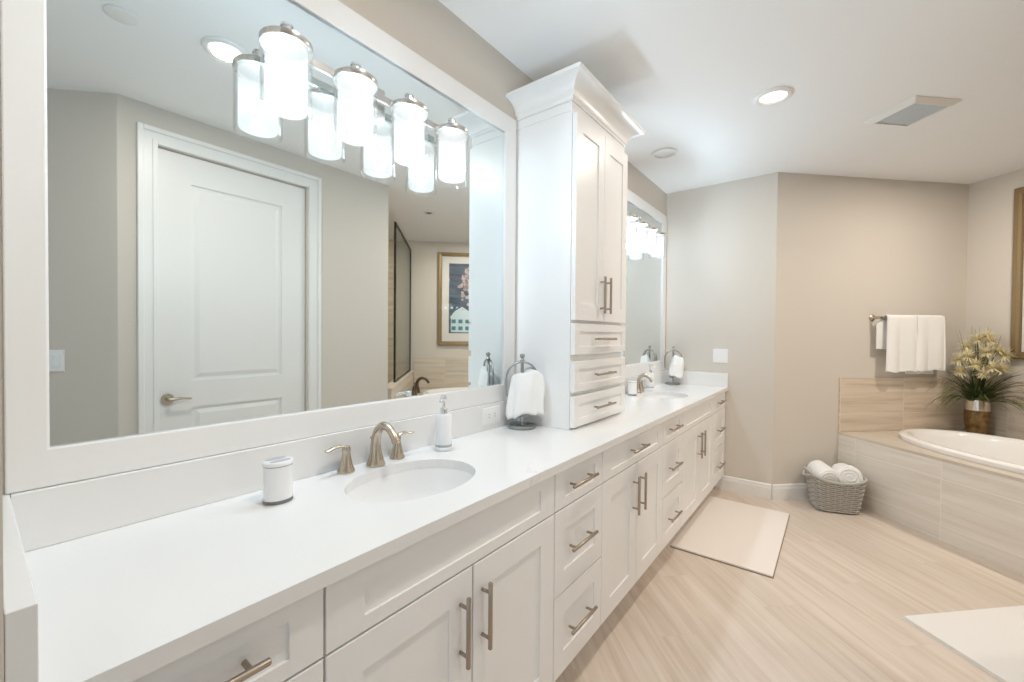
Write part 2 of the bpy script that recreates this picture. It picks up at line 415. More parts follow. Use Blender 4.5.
# door in the wall opposite the vanity
bm = nb()
for (x0, x1, z0, z1) in ((.705, .705+.0, 0, 0),): pass
t = bmesh.new()
def door_panel(bm, X0, X1, Z0, Z1, yb, yf, pans):
    add_box(bm, X0, X1, yb, yf-.011, Z0, Z1)
    xs0, xs1 = pans[0][0], pans[0][1]
    add_box(bm, X0, xs0, yf-.011, yf, Z0, Z1); add_box(bm, xs1, X1, yf-.011, yf, Z0, Z1)
    zz = [Z0]+[z for p in pans for z in (p[2], p[3])]+[Z1]
    for i in range(0, len(zz), 2): add_box(bm, xs0, xs1, yf-.011, yf, zz[i], zz[i+1])
    for (x0, x1, z0, z1) in pans:                                   # raised field with sloping edges
        g = .018; h = .045
        rg = [[(x0+g, yf-.011, z0+g), (x1-g, yf-.011, z0+g), (x1-g, yf-.011, z1-g), (x0+g, yf-.011, z1-g)],
              [(x0+h, yf-.003, z0+h), (x1-h, yf-.003, z0+h), (x1-h, yf-.003, z1-h), (x0+h, yf-.003, z1-h)]]
        add_loft(bm, rg)
door_panel(bm, .705, 1.595, .012, 2.445, DY-.06, DY-.022, [(.875, 1.425, .24, .86), (.875, 1.425, 1.03, 2.27)])
door = struct('door_1', bm, M['trimw'])
bm = nb(); cyl(bm, (.752, DY-.022, .925), (.752, DY-.012, .925), .032, 24); cyl(bm, (.752, DY-.012, .925), (.752, DY+.025, .925), .011)
add_tube(bm, smooth_path([(.752, DY+.025, .925), (.772, DY+.03, .925), (.807, DY+.028, .928), (.862, DY+.026, .922)]), [.011, .010, .008, .006])
obj('door_handle', bm, M['nickel'], door, smooth=True)
def casing(bm, x0, x1, z0, z1):
    y = DY
    for (p0, p1, q0, q1) in ((x0, x0+.095, 0, z1), (x1-.095, x1, 0, z1), (x0+.095, x1-.095, z1-.095, z1)):
        add_box(bm, p0, p1, y, y+.014, q0, q1)
    add_box(bm, x0, x0+.028, y+.014, y+.024, 0, z1, .004); add_box(bm, x1-.028, x1, y+.014, y+.024, 0, z1, .004); add_box(bm, x0+.028, x1-.028, y+.014, y+.024, z1-.028, z1, .004)
    add_box(bm, x0+.07, x0+.095, y+.014, y+.019, 0, z1-.07, .002); add_box(bm, x1-.095, x1-.07, y+.014, y+.019, 0, z1-.07, .002); add_box(bm, x0+.095, x1-.095, y+.014, y+.019, z1-.095, z1-.07, .002)
bm = nb(); casing(bm, .608, 1.705, 0, 2.548); struct('trim_1', bm, M['trimw'])

# ------------------------------------------------------------------ vanity run
YB = -.508                      # carcass face; fronts are 22 mm proud of it
ZT = .868
def pull(name, parent, c, L, vertical=False):
    bm = nb(); y = YB-.022
    cx, cz = c
    d = Vector((0, 0, 1)) if vertical else Vector((1, 0, 0))
    C = Vector((cx, y-.030, cz))
    add_tube(bm, [C-d*L/2, C-d*(L/2-.0015), C+d*(L/2-.0015), C+d*L/2], [.005, .0062, .0062, .005], 14)
    for s in (-1, 1):
        q = C+d*s*(L/2-.028); cyl(bm, q, q+Vector((0, .030, 0)), .0048, 12)
    return obj(name, bm, M['pull'], parent, smooth=True)
def cabinet(label, x0, W, parts):
    t = thing('vanity_cabinet', label, 'cabinet', (x0, 0, 0), 0, None)
    bm = nb()
    if any(p[0] == 'panel' for p in parts):        # open box below a sink
        add_box(bm, 0, W, YB, -.012, .115, .70); add_box(bm, 0, .018, YB, -.012, .70, ZT); add_box(bm, W-.018, W, YB, -.012, .70, ZT); add_box(bm, .018, W-.018, YB, YB+.018, .70, ZT)
    else: add_box(bm, 0, W, YB, -.012, .115, ZT)
    obj('carcass', bm, M['white'], t)
    obj('toe_kick', bx(0, W, YB+.065, YB+.08, 0, .115), M['white'], t)
    g = .0025
    for kind, a0, a1, z0, z1 in parts:
        big = z1-z0 > .16
        rail = .082 if kind.startswith('door') else (.062 if a1-a0 < .6 else .082)
        rv = .075 if big else .032
        o = obj({'door': 'door', 'drawer': 'drawer', 'panel': 'false_drawer_front'}[kind.split('_')[0]],
                add_shaker(nb(), a0+g, a1-g, z0+g, z1-g, YB, .022, rail, .0065, rv), M['white'], t)
        if kind == 'drawer': pull('handle', o, ((a0+a1)/2-.012, (z0+z1)/2+(0 if big else .006)), .19)
        if kind == 'door_l': pull('handle', o, (a1-.048, z1-.145), .18, True)
        if kind == 'door_r': pull('handle', o, (a0+.037, z1-.145), .18, True)
    return t
Z0, Z1, Z2, Z3 = .13, .422, .724, .862
def bank(W): return [('drawer', 0, W, Z2, Z3), ('drawer', 0, W, Z1, Z2), ('drawer', 0, W, Z0, Z1)]
def base(W, top): return [(top, 0, W, Z2, Z3), ('door_l', 0, W/2, Z0, Z2), ('door_r', W/2, W, Z0, Z2)]
cabinet('white vanity drawer unit at the near end against the left wall', .026, .384, bank(.384))
cabinet('white two-door vanity unit under the nearest sink, blank panel above its doors', .41, .82, base(.82, 'panel'))
cabinet('white three-drawer unit between the nearest sink unit and the tall cabinet', 1.23, .37, bank(.37))
cabinet('white two-door unit with one wide drawer, below the tall cabinet', 1.60, .77, base(.77, 'drawer'))
cabinet('white unit of three drawers beside the long bath mat, between tall cabinet and far sink', 2.37, .38, bank(.38))
cabinet('white two-door unit under the far sink, in front of the long bath mat', 2.75, .83, base(.83, 'panel'))
cabinet('narrow white drawer unit at the far end against the far wall', 3.58, .453, bank(.444))

S1 = (.828, -.278); S2 = (3.165, -.278); SA, SB = .207, .158
ct = obj('countertop', add_slab_holes(nb(), .048, 4.034, -.5495, -.001, .870, .900, [(S1[0], S1[1], SA, SB, 2.1), (S2[0], S2[1], SA, SB, 2.1)]), M['quartz'])
tag(ct, 'long white quartz vanity countertop with two oval sink openings', 'countertop')
def splash(x0, x1, y0, y1, label): tag(obj('backsplash', bx(x0, x1, y0, y1, .9005, 1.018, .0015), M['quartz']), label, 'backsplash')
splash(.0505, 1.688, -.0285, -.001, 'long white quartz backsplash strip behind the nearest sink')
splash(.0238, .0495, -.5515, -.001, 'short white side splash against the left wall at the near end')
splash(2.285, 4.013, -.0285, -.001, 'white quartz backsplash strip behind the far sink')
splash(4.0145, 4.0345, -.5495, -.001, 'short white side splash against the far wall at the counter end')
def sink(label, c):
    t = thing('sink', label, 'sink', (c[0], c[1], .74))
    bm = nb(); rings = []
    n = 64
    prof = [(1.07, .1285), (1.07, .120), (1.0, .1295), (.985, .124), (.955, .095), (.90, .055), (.78, .02), (.55, .004), (.25, -.004), (.11, -.006)]
    prof = [(1.06, .1295), (1.005, .1295), (.985, .12), (.96, .09), (.91, .052), (.80, .02), (.58, .004), (.25, -.004), (.105, -.006)]
    for k, z in prof:
        rg = []
        for i in range(n):
            an = 2*PI*i/n; cc, ss = math.cos(an), math.sin(an); q = (abs(cc/SA)**2.1+abs(ss/SB)**2.1)**(-1/2.1)*k
            rg.append((cc*q, ss*q, z))
        rings.append(rg)
    add_loft(bm, rings, False)
    obj('basin', bm, M['porcelain'], t, smooth=True)
    bm = add_lathe(nb(), [(0, -.010), (.026, -.010), (.026, -.003), (.021, -.0015), (.016, -.004), (0, -.004)], 24); obj('drain', bm, M['satin'], t, smooth=True)
    return t
sk = sink('white oval undermount sink nearest the camera', (S1[0], S1[1]))
dup(sk, (S2[0], S2[1], .74), 0, 'white oval undermount sink farther along the counter, past the tall cabinet')

# ------------------------------------------------------------------ faucets
def faucet(label, loc, rotz=0, mat=None, hx=.097, scale=1.0, name='faucet'):
    mat = mat or M['nickel']
    t = thing(name, label, 'faucet', loc, rotz); t.scale = (scale,)*3
    bm = add_lathe(nb(), [(.030, 0), (.031, .004), (.029, .010), (.026, .016), (.019, .045), (.0165, .07)], 28)
    add_tube(bm, smooth_path([(0, 0, .068), (0, -.002, .09), (0, -.014, .118), (0, -.042, .137), (0, -.075, .130), (0, -.098, .108), (0, -.108, .090)]), [.0165, .0155, .0145, .0135, .0125, .012, .012], 18)
    cyl(bm, (0, .022, .03), (0, .022, .085), .003, 10); add_lathe(bm, [(0, 0), (.006, .002), (.006, .008), (0, .011)], 14, loc=(0, .022, .083))
    obj('spout', bm, mat, t, smooth=True)
    for s in (-1, 1):
        bm = add_lathe(nb(), [(.0255, 0), (.0265, .004), (.0245, .009), (.0205, .018), (.0138, .048), (.012, .062), (.013, .068), (.013, .076), (.010, .082), (0, .084)], 28, loc=(s*hx-.003, .010, 0))
        h = obj('handle', bm, mat, t, smooth=True)
        bm = add_tube(nb(), smooth_path([(s*hx-.003, .010, .076), (s*(hx+.014)-.003, .010, .084), (s*(hx+.036)-.003, .009, .085), (s*(hx+.058)-.003, .008, .080), (s*(hx+.070)-.003, .008, .079)]), [.008, .0085, .0085, .009, .005], 12, .55)
        obj('lever', bm, mat, h, smooth=True)
    return t
fc = faucet('brushed nickel widespread faucet behind the nearest sink', (.828, -.080, .9003))
dup(fc, (3.165, -.080, .9003), 0, 'brushed nickel widespread faucet behind the far sink')

# ------------------------------------------------------------------ counter accessories
def cup(label, loc):
    t = thing('toothbrush_holder', label, 'toothbrush holder', loc, R(0))
    sx, sy = 1.0, .88; q = .0355
    obj('cup', add_lathe(nb(), [(q, .009), (q, .094)], 40, sx, sy), M['ceramic'], t, smooth=True)
    obj('base_ring', add_lathe(nb(), [(q-.001, 0), (q+.0003, .001), (q+.0003, .0089)], 40, sx, sy), M['grey_band'], t, smooth=True)
    obj('rim_band', add_lathe(nb(), [(q+.0002, .0941), (q+.0002, .0957)], 40, sx, sy), M['grey_band'], t, smooth=True)
    ld = obj('lid', add_lathe(nb(), [(q+.0006, .0958), (q+.001, .1035), (q-.001, .106), (q-.005, .1068)], 40, sx, sy), M['ceramic'], t, smooth=True)
    for s in (-1, 1):
        bm = add_lathe(nb(), [(.0255, .1066), (.0255, .1074)], 32, 1.0, .40, (0, s*.0138, 0)); obj('slot', bm, M['slot'], ld)
    return t
cp = cup('white oval toothbrush holder with two slots, left of the nearest sink', (.493, -.142, .9003))
dup(cp, (3.00, -.10, .9003), 0, 'white toothbrush holder half hidden behind the tall cabinet, by the far sink')
def dispenser(label, loc):
    t = thing('soap_dispenser', label, 'soap dispenser', loc); t.scale = (1.08, 1.08, 1.08)
    obj('bottle', add_lathe(nb(), [(.0285, .021), (.029, .022), (.029, .122), (.0275, .1255), (.012, .1275)], 36), M['ceramic'], t, smooth=True)
    obj('band', add_lathe(nb(), [(.0292, .0135), (.0292, .0208)], 36), M['slot'], t, smooth=True)
    obj('base', add_lathe(nb(), [(.028, 0), (.0293, .002), (.0293, .0133)], 36), M['chrome'], t, smooth=True)
    bm = add_lathe(nb(), [(.0135, .1277), (.0135, .144), (.0105, .146), (.0055, .148), (.0055, .170), (.010, .171), (.0115, .174), (.0115, .186), (.008, .190), (0, .191)], 24)
    add_tube(bm, smooth_path([(0, 0, .181), (-.006, -.022, .182), (-.010, -.038, .178), (-.011, -.043, .172)], 4), [.0055, .005, .0042, .004], 10)
    obj('pump', bm, M['chrome'], t, smooth=True)
    return t
dp_ = dispenser('white soap dispenser with chrome pump, right of the nearest faucet', (1.102, -.113, .9003))
dp_.rotation_euler = (0, 0, R(-43))
dup(dp_, (3.43, -.080, .9003), R(-10), 'white soap dispenser with chrome pump, right of the far faucet')
def towel_stand(label, loc, rotz):
    t = thing('towel_stand', label, 'towel stand', loc, rotz)
    obj('base', add_lathe(nb(), [(.064, 0), (.067, .003), (.066, .012), (.061, .016), (.054, .0165), (.050, .0135), (.02, .016), (.013, .024)], 40), M['pewter'], t, smooth=True)
    bm = nb(); cyl(bm, (0, 0, .022), (0, 0, .322), .0075, 16); obj('post', bm, M['pewter'], t, smooth=True)
    for y in (-.010, .010):
        pts = [(-.072, y*.6, .150), (-.074, y, .185)]
        for i in range(25):
            an = PI*i/24; pts.append((-.074*math.cos(an), y, .225+.084*math.sin(an)**.9))
        pts += [(.074, y, .185), (.072, y*.6, .150)]
        obj('arch', add_tube(nb(), pts, .0045, 10), M['pewter'], t, smooth=True)
    obj('finial', add_lathe(nb(), [(.010, .312), (.012, .316), (.007, .322), (.006, .327), (.011, .332), (.0125, .338), (.010, .345), (0, .349)], 20), M['pewter'], t, smooth=True)
    return t
def hanging_towel(label, loc, rotz, seed, w=.072, z0=.045, z1=.275):
    """hand towel drawn through a ring stand: a soft bunched double drop"""
    rnd = random.Random(seed); n = 72; rings = []
    ph = [rnd.uniform(0, 6.28) for _ in range(6)]
    K = 22
    for k in range(K+3):
        s = max(0, k-2)/K; z = z1-(z1-z0)*s
        cap = (.55, .85, 1)[min(k, 2)]; z += (.012, .007, 0)[min(k, 2)]
        wx = w*(.84+.16*min(1, s*1.6)**.8)*(1+.03*math.sin(5*s+ph[0]))*cap; wy = .044*(.60+.40*min(1, s*2.5))*cap
        if k == K+2: wx *= .95; wy *= .85
        rg = []
        for i in range(n):
            an = 2*PI*i/n; c, q = math.cos(an), math.sin(an)
            f = (1+.07*math.sin(5*an+ph[1]+1.2*s)*min(1, s*2+.3)+.045*math.sin(9*an+ph[2]-2*s)*min(1, s*1.5+.25)+.02*math.sin(15*an+ph[3]+3*s))
            zz = z+(.014*math.sin(2*an+ph[4])+.006*math.sin(7*an+ph[5]))*s-.034*(abs(c)**2.2)*(1-s)**2+.012*math.cos(3*an+ph[2])*(1-s)**3
            rg.append((wx*f*math.copysign(abs(c)**.75, c)+.006*math.sin(4*s+ph[0]), wy*f*math.copysign(abs(q)**.8, q), zz))
        rings.append(rg)
    o = obj('hand_towel', add_loft(nb(), rings), M['towel'], None, loc, rotz, smooth=True)
    return tag(o, label, 'towel')
towel_stand('pewter towel stand with domed arch, against the near side of the tall cabinet', (1.600, -.115, .9003), R(-52))
hanging_towel('white hand towel draped over the stand beside the tall cabinet', (1.614, -.133, .9003), R(-52), 3, w=.088, z0=.055, z1=.262)
towel_stand('pewter towel stand in the far counter corner by the light switch', (3.915, -.118, .9003), R(-68))
hanging_towel('white hand towel draped over the stand in the far counter corner', (3.920, -.146, .9003), R(-68), 8, w=.060, z0=.075, z1=.255)

# ------------------------------------------------------------------ mirrors and their lights
def mirror(label, x0, x1, ix0, ix1, z0=1.0192, z1=2.394, iz0=1.098, iz1=2.3075):
    t = thing('wall_mirror', label, 'mirror', ((x0+x1)/2, -.001, z0)); cx = (x0+x1)/2
    X0, X1, I0, I1 = x0-cx, x1-cx, ix0-cx, ix1-cx; A0, A1, B0, B1 = 0, z1-z0, iz0-z0, iz1-z0
    bm = nb(); t_ = bmesh.new()
    def ring(a0, a1, c0, c1, y): return [t_.verts.new(p) for p in ((a0, y, c0), (a1, y, c0), (a1, y, c1), (a0, y, c1))]
    e = .002
    rs = [ring(X0, X1, A0, A1, 0), ring(X0, X1, A0, A1, -.018+e), ring(X0+e, X1-e, A0+e, A1-e, -.018), ring(I0-.004, I1+.004, B0-.004, B1+.004, -.018), ring(I0, I1, B0, B1, -.0165), ring(I0, I1, B0, B1, 0)]
    for P, Q in zip(rs, rs[1:]+rs[:1]):
        for i in range(4):
            j = (i+1) % 4; t_.faces.new((P[i], P[j], Q[j], Q[i]))
    bmesh.ops.recalc_face_normals(t_, faces=t_.faces); merge(bm, t_)
    obj('frame', bm, M['frame'], t)
    obj('mirror_glass', bx(I0+.0005, I1-.0005, -.008, -.0005, B0+.0005, B1-.0005), M['mirror'], t)
    return t
mirror('large white framed mirror above the nearest sink', .044, 1.667, .1025, 1.582)
mirror('white framed mirror above the far sink, beyond the tall cabinet', 2.40, 3.992, 2.487, 3.902, z1=2.452, iz0=1.112, iz1=2.366)
def vanity_light(label, cx):
    t = thing('vanity_light', label, 'wall light', (cx, -.0083, 1.92))
    bm = nb(); add_box(bm, -.058, .058, -.016, 0, .150, .266, .005); obj('back_plate', bm, M['satin'], t)
    bm = nb(); cyl(bm, (0, -.016, .212), (0, -.040, .212), .012, 16); obj('stem', bm, M['satin'], t, smooth=True)
    bm = nb(); add_box(bm, -.335, .335, -.052, -.040, .200, .224, .002); obj('bar', bm, M['satin'], t)
    for x in (-.309, -.103, .103, .309):
        y = -.0910
        bm = nb(); add_lathe(bm, [(.0635, .184), (.0648, .186), (.0648, .199), (.061, .202), (.03, .204), (.014, .206)], 40, loc=(x, y, 0))
        c = obj('lamp_cap', bm, M['satin'], t, smooth=True)
        bm = add_lathe(nb(), [(.012, .2062), (.012, .222), (.018, .224), (.018, .232), (.012, .234), (.012, .238), (.016, .240), (.015, .247), (0, .249)], 24, loc=(x, y, 0)); obj('finial', bm, M['chrome'], c, smooth=True)
        bm = nb(); cyl(bm, (x, y+.011, .2135), (x, -.052, .2135), .006, 12); obj('arm', bm, M['satin'], c, smooth=True)
        bm = add_lathe(nb(), [(.0628, .184), (.0628, .003), (.0598, .003), (.0598, .184)], 48, loc=(x, y, 0), cap=False); obj('clear_cylinder', bm, M['glass'], t, smooth=True)
        bm = add_lathe(nb(), [(.0515, .1835), (.0515, .022), (.049, .017), (.044, .0155), (0, .0155)], 48, loc=(x, y, 0), cap=False)
        obj('frosted_shade', bm, M['shade'], t, smooth=True)
        ld = bpy.data.lights.get('vanity_bulb') or bpy.data.lights.new('vanity_bulb', 'POINT')
        ld.energy = BULB_W; ld.color = BULB_C; ld.shadow_soft_size = .022
        lo = bpy.data.objects.new('bulb_lamp', ld); COL.objects.link(lo); lo.parent = t; lo.location = (x, y, .085)
    return t
vl = vanity_light('four-shade vanity light over the large mirror and nearest sink', .842)
dup(vl, (3.19, -.0083, 1.983), 0, 'four-shade vanity light over the far sink, partly hidden by the tall cabinet')

# ------------------------------------------------------------------ tall cabinet on the counter
TX0, TX1, TD = 1.690, 2.282, .318
t = thing('tall_cabinet', 'tall white tower cabinet standing on the vanity counter between the mirrors', 'cabinet', (TX0, 0, .9005)); TW = TX1-TX0
def zz(z): return z-.9005
obj('carcass', bx(0, TW, -TD, -.001, 0, zz(2.425), .001), M['white'], t)
def prof_ring(o, z): return [(-o, -.001, z), (-o, -TD-o, z), (TW+o, -TD-o, z), (TW+o, -.001, z)]
pr = [(.001, 2.405), (.006, 2.405), (.006, 2.414), (.010, 2.420)]
for i in range(11):
    an = PI/2*i/10; pr.append((.012+.070*(1-math.cos(an)), 2.422+.064*math.sin(an)))
pr += [(.088, 2.487), (.088, 2.503), (.001, 2.504)]
obj('crown_moulding', add_loft(nb(), [prof_ring(o, zz(z)) for o, z in pr]), M['white'], t)
obj('frieze_board', bx(-.004, TW+.004, -TD-.001, -.0012, zz(2.362), zz(2.404), .0015), M['white'], t)
def tpull(parent, c, L, vert): 
    bm = nb(); d = Vector((0, 0, 1)) if vert else Vector((1, 0, 0)); C = Vector((c[0], -TD-.022-.028, c[1]))
    add_tube(bm, [C-d*L/2, C-d*(L/2-.0015), C+d*(L/2-.0015), C+d*L/2], [.0045, .006, .006, .0045], 14)
    for s in (-1, 1):
        q = C+d*s*(L/2-.026); cyl(bm, q, q+Vector((0, .028, 0)), .0046, 12)
    obj('handle', bm, M['pull'], parent, smooth=True)
for (z0, z1) in ((.912, 1.054), (1.074, 1.216), (1.248, 1.392)):
    o = obj('drawer', add_shaker(nb(), .004, TW-.004, zz(z0), zz(z1), -TD-.002, .022, .05, .007, .036), M['white'], t)
    tpull(o, (TW/2, zz((z0+z1)/2)), .215, False)
for s in (0, 1):
    x0, x1 = (.004, TW/2-.0012) if s == 0 else (TW/2+.0012, TW-.004)
    o = obj('door', add_shaker(nb(), x0, x1, zz(1.408), zz(2.352), -TD-.002, .022, .062, .007, .075), M['white'], t)
    tpull(o, (x1-.032 if s == 0 else x0+.032, zz(1.54)), .185, True)

# ------------------------------------------------------------------ outlets and switches
t = thing('outlet', 'white double outlet in the backsplash near the towel stand', 'outlet', (1.478, -.0287, .965))
obj('plate', bx(-.062, .062, -.005, 0, -.038, .038, .002), M['plastic'], t)
for s in (-1, 1):
    o = obj('socket', bx(s*.02-.0165, s*.02+.0165, -.0068, -.005, -.017, .017, .0008), M['plastic'], t)
    bm = nb()
    for q in (-.006, .006): add_box(bm, s*.02-.004, s*.02+.004, -.0071, -.0066, q-.0012, q+.0012)
    obj('slots', bm, M['socket'], o)
t = thing('light_switch', 'white double rocker light switch on the far wall above the counter', 'light switch', (4.0345, -.484, 1.168), R(-90))
obj('plate', bx(-.060, .060, -.006, 0, -.060, .060, .002), M['plastic'], t)
for s in (-1, 1): obj('rocker', bx(s*.0235-.0165, s*.0235+.0165, -.0095, -.006, -.034, .034, .0015), M['plastic'], t)
t = thing('light_switch', 'white light switch on the shaded entry wall, seen in the large mirror', 'light switch', (.525-.7071*.325, DY-.7071*.325, 1.172), R(-135))
obj('plate', bx(-.058, .058, -.006, 0, -.060, .060, .002), M['plastic'], t)
for s in (-1, 1): obj('rocker', bx(s*.0235-.0165, s*.0235+.0165, -.0095, -.006, -.034, .034, .0015), M['plastic'], t)

# ------------------------------------------------------------------ ceiling fittings
def can(label, x, y, lit=True, r_=.095, watt=None):
    t = thing('recessed_light', label, 'ceiling light', (x, y, H))
    bm = add_lathe(nb(), [(r_*.70, -.001), (r_, -.001), (r_*1.0, -.004), (r_*.96, -.009), (r_*.86, -.013), (r_*.74, -.012), (r_*.70, -.006)], 40, cap=False); obj('trim_ring', bm, M['trimw'], t, smooth=True)
    bm = add_lathe(nb(), [(0, -.0035), (r_*.70, -.0035), (r_*.70, -.001), (0, -.001)], 36); obj('lens', bm, M['can'] if lit else M['lens'], t)
    if lit:
        ld = bpy.data.lights.new('can_lamp', 'AREA'); ld.shape = 'DISK'; ld.size = .11; ld.energy = CAN_W if watt is None else watt; ld.color = WARM
        lo = bpy.data.objects.new('can_lamp', ld); COL.objects.link(lo); lo.parent = t; lo.location = (0, 0, -.02)
    return t
can('lit warm recessed light in the ceiling over the long bath mat', 2.748, -.987)
can('lit warm recessed light above the near counter, seen in the large mirror', .759, -1.047)
can('added warm recessed light above the bathtub, out of view, to brighten the nook', 3.98, -2.318, watt=TUB_W)  # added lamp, placed out of view to light the bathtub nook
can('added unseen recessed light inside the shower to brighten its tile', 2.55, -3.05, watt=9)  # added lamp, unseen, lifts the dark shower tile
can('unlit white round ceiling fitting near the far wall corner', 3.127, -.267, False, .092)
t = obj('ceiling_cover', add_lathe(nb(), [(.0, -.010), (.045, -.010), (.056, -.006), (.056, -.001), (0, -.001)], 32), M['trimw'], None, (.408, -1.146, H), smooth=True)
tag(t, 'small flat white round ceiling cover reflected at the top left of the large mirror', 'ceiling cover')
t = thing('ceiling_sprinkler', 'small round ceiling sprinkler near the shower, seen in the large mirror', 'sprinkler', (3.119, -2.304, H))
obj('ring', add_lathe(nb(), [(.035, -.001), (.065, -.001), (.062, -.008), (.038, -.008)], 32, cap=False), M['trimw'], t, smooth=True)
obj('head', add_lathe(nb(), [(0, -.016), (.018, -.014), (.034, -.003), (.034, -.001), (0, -.001)], 24), M['grey_band'], t, smooth=True)
t = thing('ceiling_vent', 'square white ceiling air vent with grey louvres', 'vent', (3.42, -1.615, H), R(45)); w2 = .15
bm = nb(); t_ = bmesh.new()
def sq(h, z): return [t_.verts.new(p) for p in ((-h, -h, z), (h, -h, z), (h, h, z), (-h, h, z))]
rs = [sq(w2, -.001), sq(w2, -.004), sq(w2-.03, -.022), sq(w2-.036, -.022), sq(w2-.036, -.012), sq(w2-.036, -.001)]
for P, Q in zip(rs, rs[1:]+rs[:1]):
    for i in range(4): t_.faces.new((P[i], P[(i+1) % 4], Q[(i+1) % 4], Q[i]))
bmesh.ops.recalc_face_normals(t_, faces=t_.faces); merge(bm, t_); obj('frame', bm, M['vent_fr'], t)
bm = nb(); n = 11
for i in range(n):
    y = -w2+.042+i*(2*w2-.084)/(n-1)
    add_loft(bm, [[(x, y-.008, -.019), (x, y-.0068, -.0195), (x, y+.009, -.006), (x, y+.0078, -.0055)] for x in (-w2+.037, w2-.037)])
obj('louvres', bm, M['vent_in'], t); obj('duct_back', bx(-w2+.037, w2-.037, -w2+.037, w2-.037, -.004, -.001), M['vent_in'], t)

# ------------------------------------------------------------------ bathtub nook (frame turned 45 degrees)
DZ = .547; DF = 1.227
TC = (-.945, .640); TA, TB = .835, .485; PW = 2.15
sr = thing('bathtub_surround', 'tiled bathtub surround with a wide deck and vein-cut tile apron', 'bathtub surround', NK, NR)
obj('deck', add_slab_holes(nb(), -1.950, -.002, .014, DF, DZ-.02, DZ, [(TC[0], TC[1], TA-.045, TB-.045, PW)]), M['tile_deck'], sr)
obj('apron', bx(-1.950, -.002, DF-.02, DF-.001, 0, DZ-.0205), M['tile_front'], sr)
tw = obj('wall_tile', bx(-.010, -.0005, .011, DF, DZ+.001, 1.003, .001), M['tile_wall'], None, NK, NR); tag(tw, 'low tile splash panel on the angled wall under the towel bar', 'wall tile')
tw = obj('wall_tile', bx(-1.948, -.0105, .0005, .010, DZ+.001, 1.003, .001), M['tile_back'], None, NK, NR); tag(tw, 'low tile splash panel behind the bathtub under the picture', 'wall tile')
tub = thing('bathtub', 'white oval drop-in bathtub set in the tiled deck', 'bathtub', (NK[0]+.7071*(TC[0]-TC[1]), NK[1]+.7071*(TC[0]+TC[1]), 0), NR)
prof = [(-.030, DZ+.001), (.0, DZ+.001), (.004, DZ+.012), (.003, DZ+.030), (-.010, DZ+.042), (-.035, DZ+.045), (-.06, DZ+.040), (-.075, DZ+.022), (-.085, DZ-.01), (-.10, DZ-.10), (-.13, DZ-.25), (-.18, DZ-.36), (-.26, DZ-.42), (-.40, DZ-.44)]
rings = []
for o_, z in prof:
    ax, ay = TA+o_, TB+o_; rg = []
    for i in range(96):
        an = 2*PI*i/96; c, s = math.cos(an), math.sin(an); q = (abs(c/ax)**PW+abs(s/ay)**PW)**(-1/PW); rg.append((c*q, s*q, z))
    rings.append(rg)
bm = nb(); add_loft(bm, rings, False)
bmesh.ops.holes_fill(bm, edges=[e for e in bm.edges if e.is_boundary and e.verts[0].co.z < .2])
obj('shell', bm, M['acrylic'], tub, smooth=True)
bm = add_lathe(nb(), [(0, 0), (.03, 0), (.03, .004), (0, .006)], 24, loc=(-.30, 0, DZ-.4395)); obj('drain', bm, M['satin'], tub, smooth=True)
p = Matrix.Rotation(NR, 3, 'Z') @ Vector((-1.868, .43, 0)) + Vector(NK)
faucet('dark bronze bathtub faucet by the shower half wall, seen in the large mirror', (p.x, p.y, DZ+.0003), NR+R(90), M['dark_bronze'], hx=.15, scale=1.45, name='bathtub_faucet')
# shower glass
t = thing('shower_screen', 'clear glass shower screen with thin dark frame on the half wall', 'shower screen', (NK[0]+.7071*(-2.006), NK[1]+.7071*(-2.006), .8105), NR)
obj('pane', bx(-.004, .004, .03, 1.49, .012, 1.72), M['sh_glass'], t)
bm = nb(); add_box(bm, -.011, .011, .014, .034, 0, 1.74); add_box(bm, -.011, .011, 1.486, 1.508, 0, 1.74); add_box(bm, -.011, .011, .034, 1.486, 1.718, 1.74); add_box(bm, -.011, .011, .034, 1.486, 0, .016)
obj('frame', bm, M['black'], t)
# framed picture above the bathtub
PX0, PX1, PZ0, PZ1 = -1.612, -.322, 1.18, 2.524
pcx = (PX0+PX1)/2
v = Matrix.Rotation(NR, 3, 'Z') @ Vector((pcx, .001, 0)) + Vector(NK)
t = thing('framed_picture', 'large gold-framed picture of a pale house hanging above the bathtub', 'picture', (v.x, v.y, PZ0), NR)
W2, HH = (PX1-PX0)/2, PZ1-PZ0
bm = nb(); t_ = bmesh.new()
def pr4(i, y): return [t_.verts.new(q) for q in ((-W2+i, y, i), (W2-i, y, i), (W2-i, y, HH-i), (-W2+i, y, HH-i))]
rs = [pr4(0, 0), pr4(0, .028), pr4(.006, .034), pr4(.03, .030), pr4(.046, .024), pr4(.054, .024), pr4(.056, .018), pr4(.056, 0)]
for P, Q in zip(rs, rs[1:]+rs[:1]):
    for i in range(4): t_.faces.new((P[i], P[(i+1) % 4], Q[(i+1) % 4], Q[i]))
bmesh.ops.recalc_face_normals(t_, faces=t_.faces); merge(bm, t_); obj('frame', bm, M['gold'], t)
bm = nb(); a_ = .054; i_ = .155
add_box(bm, -W2+a_, -W2+i_, .004, .010, a_, HH-a_); add_box(bm, W2-i_, W2-a_, .004, .010, a_, HH-a_); add_box(bm, -W2+i_, W2-i_, .004, .010, a_, i_+.02); add_box(bm, -W2+i_, W2-i_, .004, .010, HH-i_, HH-a_)
obj('mat_board', bm, M['matb'], t)
art = obj('print', bx(-W2+i_, W2-i_, .004, .007, i_+.02, HH-i_), M['art'], t)
